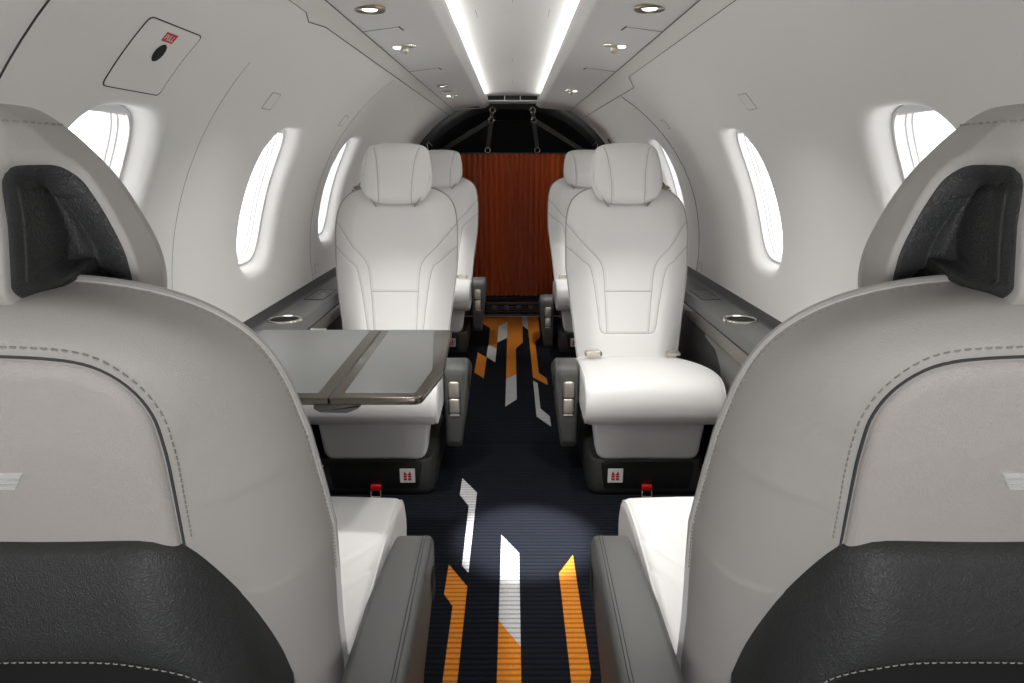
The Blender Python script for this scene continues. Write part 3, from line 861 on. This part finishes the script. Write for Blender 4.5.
# ------------------------------------------------------------------ wall fittings
def wallplate(s, y0, y1, z0, z1, off0, off1, r, name, m, parent=None, skew=0, o=(0, 0, 0)):
    A0, A1 = zang(z0), zang(z1); o = np.array(o); b = B(); ny = 10
    poly = rpoly([(y0, A0*R0), (y1, A0*R0), (y1+skew, A1*R0), (y0+skew, A1*R0)], r, 5)
    P = resample(poly, 80, True)
    c = P.mean(0); rings = []
    for k, off in ((1, off0), (1, off1), (.8, off1), (.6, off1), (.4, off1), (.2, off1), (.02, off1)):
        Q = c+(P-c)*k; rings.append([tuple(np.array(cyla(s, q[0], q[1]/R0, off))-o) for q in Q])
    b.loft(rings, False, True); return b.build(name, m, parent)
def walloutline(s, y0, y1, z0, z1, r, rad, m, parent, o, name='outline_gap', skew=0):
    A0, A1 = zang(z0), zang(z1); o = np.array(o)
    P = resample(rpoly([(y0, A0*R0), (y1, A0*R0), (y1+skew, A1*R0), (y0+skew, A1*R0)], r, 5), 100, True)
    b = B(); b.tube([tuple(np.array(cyla(s, q[0], q[1]/R0, -.0004))-o) for q in P], rad, 6, True); return b.build(name, M[m], parent)
o = cyl(-1, 1.17, 1.19)
t = empty('access_panel', o, 0, 'large wall access panel with red PULL sticker above the left window', 'panel')
wallplate(-1, 1.087, 1.255, 1.140, 1.233, .002, -.0012, .010, 'cover_plate', M['wall'], t, o=o)
walloutline(-1, 1.086, 1.256, 1.139, 1.234, .010, .0010, 'gap', t, o)
b = B(); az = zang(1.197)
b.loft([[tuple(np.array(cyla(-1, 1.173+k*.0150*math.cos(q), az+k*.0170*math.sin(q)/R0, -.0016))-np.array(o)) for q in np.linspace(0, 2*PI, 41)[:-1]] for k in (1, .5, .02)], False, True); b.build('finger_hole', M['black'], t)
lb = wallplate(-1, 1.153, 1.188, 1.2125, 1.2245, .001, -.0018, .001, 'pull_sticker', M['redl'], t, o=o)
# PULL lettering
b = B(); AS = zang(1.2185)
# letters are laid out on a 5-high cell grid, strokes as small quads on the wall curve
def stroke(pts, wd=.0013):
    q = pts
    for (x0, y0), (x1, y1) in zip(q[:-1], q[1:]):
        d = Vector((x1-x0, y1-y0)); n = Vector((-d.y, d.x)).normalized()*wd/2; e = d.normalized()*wd/2
        c = [(x0-e.x+n.x, y0-e.y+n.y), (x1+e.x+n.x, y1+e.y+n.y), (x1+e.x-n.x, y1+e.y-n.y), (x0-e.x-n.x, y0-e.y-n.y)]
        b.add([tuple(np.array(cyla(-1, 1.1705+a, AS+h/R0, -.0022))-np.array(o)) for a, h in c], [(0, 1, 2, 3)])
hh = .0044; wl = .0048
for k, ch in enumerate('PULL'):
    x = -.0138+k*.0073
    if ch == 'P': stroke([(x, -hh), (x, hh), (x+wl, hh), (x+wl, 0), (x, 0)])
    if ch == 'U': stroke([(x, hh), (x, -hh), (x+wl, -hh), (x+wl, hh)])
    if ch == 'L': stroke([(x, hh), (x, -hh), (x+wl, -hh)])
b.build('pull_lettering', M['paper'], lb)
def small_plate(s, y, z, w, h, label, m='gap2', rad=.0008):
    o = cyl(s, y, z); t = empty('wall_access_cover', o, 0, label, 'panel', 'small wall access covers')
    wallplate(s, y-w/2, y+w/2, z-h/2, z+h/2, .002, -.001, .004, 'cover_plate', M['wall'], t, o=o)
    walloutline(s, y-w/2-.001, y+w/2+.001, z-h/2-.001, z+h/2+.001, .004, rad, m, t, o)
small_plate(-1, 1.765, 1.170,   .058, .034, 'small square wall cover above the large left window', 'gap2')
small_plate(1, 1.805, 1.172,   .058, .034, 'small square wall cover above the large right window', 'gap2')
small_plate(-1, 2.52, 1.165,   .050, .030, 'small square wall cover farther along the left wall, by the table-side headrest')
small_plate(1, 2.78, 1.165,   .050, .030, 'small square wall cover on the right wall beside the door joint')
small_plate(1, 2.82, .595, .05, .05, 'small square cover at the foot of the right wall above the ledge')
small_plate(-1, 2.70, .605, .05, .05, 'small square cover at the foot of the left wall above the ledge')
small_plate(-1, 1.80, .600, .05, .05, 'small square cover low on the left wall beside the cup holder')

# ------------------------------------------------------------------ side ledges
def ledge(s, label, lab2):
    t = empty('side_ledge', (s*.70, 1.9, 0), 0, label, 'ledge', 'side ledges'); o = np.array(t.location)
    F = lambda a, y, z: (s*a-o[0], y-o[1], z)
    L0, L1 = -.6, 4.5
    b = B()
    prof = [(.7735, .574), (.757, .556), (.752, .553), (.748, .553), (.664, .551), (.658, .548), (.655, .541), (.653, .520), (.652, .512), (.7735, .512)]
    b.grid([[F(a, y, z) for a, z in prof] for y in np.linspace(L0, L1, 30)]); top = b.build('ledge_top', M['ledge'], t)
    b = B(); b.grid([[F(a, y, z) for a, z in ((.7745, .580), (.7735, .574), (.7565, .5555), (.7525, .5535))] for y in np.linspace(L0, L1, 30)]); b.build('wall_gasket', M['ledged'], t)
    b = B(); b.rx(rpoly([(.646, .468), (.659, .468), (.659, .510), (.649, .510)], .003), L0, L1, .001, lambda a, c, w: F(a, w, c), 2); b.build('bronze_rail', M['bronze'], t)
    b = B(); b.rx([(.670, .002), (.770, .002), (.770, .470), (.670, .470)], L0, L1, .001, lambda a, c, w: F(a, w, c), 1); b.build('side_panel', M['ledged'], t)
    # grey frame around the dark stowage recess
    b = B()
    for ya, yb in ((L0, 2.02), (2.95, 3.35)):
        c = [(ya, .468), (yb+.22, .468), (yb+.22, .452), (yb+.10, .440), (yb+.035, .400), (yb, .32), (yb-.02, .20), (yb-.02, .004), (ya, .004)]
        b.rx(rpoly(c, [0, 0, 0, .05, .08, .08, .03, 0, 0], 4), .0, .020, .004, lambda a, cc, w: F(.672-w, a, cc), 2)
    b.build('panel_frame', M['panelg'], t)
    # flush lids with their latches
    for y in (2.47, 3.3):
        b = B(); b.rx(rr(.672, .738, y-.095, y+.095, .008), .548, .5535, .001, lambda a, c, w: F(a, c, w), 2); ld = b.build('ledge_lid', M['ledge'], t)
        b = B(); b.tube([F(*q) for q in ((.672, y-.095, .5530), (.738, y-.095, .5545), (.738, y+.095, .5545), (.672, y+.095, .5530))], .0011, 6, True); b.build('lid_gap', M['gap'], ld)
        b = B(); b.box(*(sorted((F(.690, 0, 0)[0], F(.702, 0, 0)[0]))), y-.006-o[1], y+.006-o[1], .5535, .5565, .001); b.build('latch', M['chrome'], ld)
    # cup holder
    cx_, cy_ = .708, 2.065; r = .054
    f = lambda a, c, h: F(cx_+a, cy_+c, .552+h)
    b = B(); b.lathe([(r*.80, -.03), (r*.82, .0015), (r*.88, .0045), (r*.97, .004), (r, .001), (r, -.003)], 48, f)
    cp = b.build('cup_holder', M['chrome'], t); cp['label'] = 'polished metal cup holder ring'
    b = B(); b.lathe([(r*.80, .0012), (r*.78, .0008), (.001, .0005)], 40, f); b.build('dark_cup_disc', M['black'], cp)  # flat black disc stands in for the dark hollow of the cup
    return t
ledge(-1, 'grey side ledge with cup holder along the left wall, behind the table', '')
ledge(1, 'grey side ledge with cup holder along the right wall, beside the bare seat', '')

# ------------------------------------------------------------------ folding table (left)
t = empty('folding_table', (-.42, 1.47, 0), 0, 'grey two-leaf folding table with bronze edges over the left seat', 'table'); o = np.array((-.42, 1.47, 0))
TZ0, TZ1 = .585, .600
def tp(a, c, w): return (a-o[0], c-o[1], w)
SPL = -.345
leafs = (('table_leaf', [(-.668, 1.210), (SPL-.0008, 1.210), (SPL-.0008, 1.742), (-.668, 1.742)], [(-.655, 1.234), (SPL-.026, 1.234), (SPL-.026, 1.738), (-.655, 1.738)]),
         ('table_leaf', [(SPL+.0008, 1.210), (-.172, 1.210), (-.147, 1.380), (-.158, 1.742), (SPL+.0008, 1.742)], [(SPL+.024, 1.236), (-.186, 1.236), (-.170, 1.385), (-.205, 1.738), (SPL+.024, 1.738)]))
for nm, P, I in leafs:
    b = B(); b.rx(rpoly(P, [.003, .02, .03, .004, .003][:len(P)] if len(P) == 5 else .003, 5), TZ0, TZ1, .003, tp, 3); lf = b.build(nm, M['bronze'], t)
    b = B(); b.rx(rpoly(I, .004, 3), TZ1-.002, TZ1+.0010, .0006, tp, 2); ins = b.build('leather_inlay', M['laminate'], lf)
b = B(); b.tube([tp(SPL, y, TZ1-.001) for y in (1.211, 1.741)], .0011, 6); b.build('hinge_line', M['gap'], t)
b = B(); b.rx(rpoly([(-.375, TZ0+.001), (-.282, TZ0+.001), (-.292, TZ0-.008), (-.312, TZ0-.016), (-.362, TZ0-.015), (-.375, TZ0-.008)], .004), 1.208, 1.247, .004, lambda a, c, w: tp(a, w, c), 2); b.build('release_handle', M['ledge'], t)
b = B(); b.box(-.53-o[0], -.49-o[0], 1.738-o[1], 1.748-o[1], TZ1-.006, TZ1+.003, .001); b.build('hinge_clip', M['chrome'], t)
b = B(); b.box(-.68-o[0], -.64-o[0], 1.30-o[1], 1.66-o[1], .5515, TZ0+.001, .004); b.build('support_arm', M['bronze'], t)

# ------------------------------------------------------------------ aft end: step, curtain, dark baggage bay with straps
b = B()
YS = 4.555
b.box(-.78, .78, YS+.012, 4.80, -.01, .098, .004); struct(b.build('trim_%d' % (nt_+1), M['step'])); nt_ += 1
t = empty('step_grille', (0, YS, 0), 0, 'dark slotted air grille in the low step below the curtain', 'grille')
b = B(); zs = [.010, .030, .051, .072, .094]; cols = np.linspace(-.46, .46, 12)
b.box(-.50, .50, .0, .011, .002, .014, .001); b.box(-.50, .50, .0, .011, .078, .096, .001)
for i, c in enumerate(cols): b.box(c-.016, c+.016, .0005, .011, .012, .080, .001)
for z in (.026, .042, .058): b.box(-.50, .50, .0015, .010, z, z+.009, .001)
b.build('grille_frame', M['step'], t)
b = B(); b.box(-.50, .50, .009, .0125, .003, .095, .0005); b.build('grille_backing', M['black'], t)

YC = 4.70
b = B(); rows = []
n = 1100; xs = np.linspace(-.66, .66, n); pitch = .0355
for z in np.linspace(.118, 1.072, 24):
    r = []
    for x in xs:
        ph = 2*PI*(x/pitch)+.5*math.sin(9*x)+.25*math.sin(31*x); c = math.sin(ph)
        amp = .023*(1+.25*math.sin(17*x))*(1+.15*math.sin(3*z+5*x)); r.append((x+.004*math.sin(2*ph)*.4, YC+amp*np.sign(c)*abs(c)**.7, z))
    rows.append(r)
b.grid(rows)
cu = b.build('divider_curtain', M['curtain'], ang=80); tag(cu, 'rust orange pleated curtain closing off the baggage bay', 'curtain')
b = B(); b.rx(rr(-.012, .012, 1.070, 1.080, .002), -.68, .68, .001, lambda a, c, w: (w, YC+a, c), 2); tag(b.build('curtain_rail', M['base']), 'thin dark rail along the top of the rust curtain', 'rail')
b = B(); b.rx(rr(-.014, .014, .104, .116, .002), -.68, .68, .001, lambda a, c, w: (w, YC+a, c), 2)
b.m = 1
for x in np.arange(-.6, .6, .0365*1.5): b.rx(rr(x-.007, x+.007, .1125, .118, .002), .013, .0165, .001, lambda a, c, w: (a, YC-w, c), 2)
tag(b.build('curtain_track', [M['black'], M['base']]), 'dark floor track along the bottom of the rust curtain', 'rail')

# bulkhead ring and bay
def arc(rx_, zt, n=61):
    P = []
    for k in range(n):
        a = -.1*PI+1.2*PI*k/(n-1); x = rx_*math.cos(a); z = ZC+rx_*math.sin(a); P.append((x, min(z, zt-.06*(x/.5)**2)))
    return P
outer = arc(.80, 1.47); inner = arc(.705, 1.358)
b = B(); b.grid([[(x, y, z) for x, z in ar] for ar, y in ((outer, 4.735), (outer, 4.73), (arc(.775, 1.392), 4.728), (arc(.735, 1.375), 4.736), (inner, 4.745), (arc(.69, 1.345), 4.80), (arc(.68, 1.33), 5.5))])
struct(b.build('wall_aft_frame', M['gloss'], ang=40))
b = B(); b.add([(-.8, 5.5, -.1), (.8, 5.5, -.1), (.8, 5.5, 1.5), (-.8, 5.5, 1.5)], [(0, 1, 2, 3)]); struct(b.build('wall_aft', M['black']))
b = B(); b.add([(-.8, 4.79, .05), (.8, 4.79, .05), (.8, 5.5, .05), (-.8, 5.5, .05)], [(0, 1, 2, 3)]); struct(b.build('floor_baggage_bay', M['black']))
# a rounded soft bag-like cover seen faintly behind the straps is left as the dark bay lining
def webbing(b, p, q, w=.024, th=.003):
    p, q = Vector(p), Vector(q); d = (q-p).normalized(); n = Vector((0, -1, 0)); sd = d.cross(n).normalized()*w/2; nn = n*th/2
    R = [[p+(q-p)*k+sd*a+nn*c for a, c in ((-1, -1), (1, -1), (1, 1), (-1, 1))] for k in np.linspace(0, 1, 6)]
    b.loft(R)
def ring(b, c, r=.017, rad=.003):
    b.tube([(c[0]+r*math.cos(q), c[1], c[2]+r*math.sin(q)) for q in np.linspace(0, 2*PI, 25)[:-1]], rad, 6, True)
for s, lab in ((-1, 'left'), (1, 'right')):
    t = empty('cargo_strap', (s*.15, 4.66, 1.08), 0, '%s pair of dark cargo straps with steel rings above the curtain' % lab, 'strap', 'cargo straps'); o = Vector(t.location)
    T = lambda x, z: Vector((s*x, 4.66, z))-o
    x1, x2, x3 = .130, .138, .163
    b = B(); webbing(b, T(x1, 1.338), T(x2, 1.290)); webbing(b, T(x2, 1.275), T(x3, 1.105), .026); b.build('upright_strap', M['strap'], t)
    b = B(); webbing(b, T(x2+.012, 1.278), T(.475, 1.085), .028); b.build('diagonal_strap', M['strap'], t)
    for x, z in ((x1, 1.345), (x2, 1.284), (x3, 1.094)):
        b = B(); ring(b, T(x, z)); b.build('steel_ring', M['chrome'], t)
    b = B(); b.tube([T(.520, 1.095), T(.535, 1.142), T(.548, 1.145), T(.500, 1.118)] if False else [T(.553, 1.09), T(.560, 1.135), T(.552, 1.147), T(.525, 1.122)], .003, 6); b.build('hook', M['chrome'], t)
b = B(); b.tube([cyl(1, 4.45, 1.16, -.004), cyl(1, 4.45, 1.12, -.006)], .004, 6); b.m = 1; b.tube([cyl(1, 4.45, 1.12, -.006), cyl(1, 4.45, 1.095, -.012), cyl(1, 4.50, 1.09, -.012)], .005, 6)
tag(b.build('wall_clip', [M['gloss'], M['chrome']]), 'small steel clip on the right wall near the end of the cabin', 'clip')

# front end of the cabin, behind the camera
b = B()
for x0, x1, z0, z1 in ((-.8, -.36, 0, 1.46), (.36, .8, 0, 1.46), (-.36, .36, 1.00, 1.46), (-.36, .36, 0, .10)): b.box(x0, x1, Y0-.03, Y0, z0, z1, .002)
struct(b.build('wall_front', M['panelg']))
L = bpy.data.lights.new('cockpit_daylight', 'AREA'); L.shape = 'RECTANGLE'; L.size = .72; L.size_y = .9; L.cycles.is_portal = True
L2 = L.copy(); L2.cycles.is_portal = False; L2.energy = 8; l2 = bpy.data.objects.new('doorway_fill', L2); COL.objects.link(l2); l2.location = (0, Y0+.02, .55); l2.rotation_euler = (PI/2, 0, 0)  # unseen fill lamp added in the doorway to lighten the near seatbacks
lo = bpy.data.objects.new('cockpit_daylight', L); COL.objects.link(lo); lo.location = (0, Y0-.05, .55); lo.rotation_euler = (PI/2, 0, 0)
# lower hull behind the ledges
for s, nm in ((-1, 'left'), (1, 'right')):
    b = B(); b.grid([[(s*.80, y, z) for z in (-.01, .6)] for y in (Y0, Y1)]); struct(b.build('baseboard_'+nm, M['ledged']))

# ------------------------------------------------------------------ light
for x, y, p in ((-.312, 1.63, 2.2), (.300, 1.63, 2.2)):
    area((x, y, cz(abs(x))-.016), p, .05, spread=110)
for s in (-1, 1):
    spot((s*.305, 2.20, 1.335), (s*.425, 2.26, .40), 8, 46, 1.)
    spot((s*.30, 3.55, 1.335), (s*.42, 3.80, .40), 24, 50, 1.)
spot((.300, 1.63, 1.325), (.36, .98, .39), 12, 34, .9)
spot((.300, 1.63, 1.325), (.045, 1.71, 0), 300, 19, .7)
W = bpy.data.worlds.new('sky'); SC.world = W; W.use_nodes = True
bg = W.node_tree.nodes['Background']; bg.inputs[0].default_value = (1, 1, 1, 1); bg.inputs[1].default_value = 2.6

# ------------------------------------------------------------------ camera
cam = bpy.data.cameras.new('camera'); co = bpy.data.objects.new('camera', cam); COL.objects.link(co)
cam.sensor_width = 36; cam.lens = 683/1024*36; cam.clip_start = .02
co.location = (0, 0, 1.03); co.rotation_euler = (PI/2-math.radians(14.85), 0, 0)
cam.shift_x = -.5/1024
SC.camera = co
SC.view_settings.view_transform = 'Standard'; SC.view_settings.look = 'None'; SC.view_settings.gamma = 1; SC.view_settings.exposure = .36
SC.view_settings.use_curve_mapping = False
SC.cycles.use_denoising = True; SC.cycles.max_bounces = 10; SC.cycles.diffuse_bounces = 6; SC.cycles.sample_clamp_indirect = 6
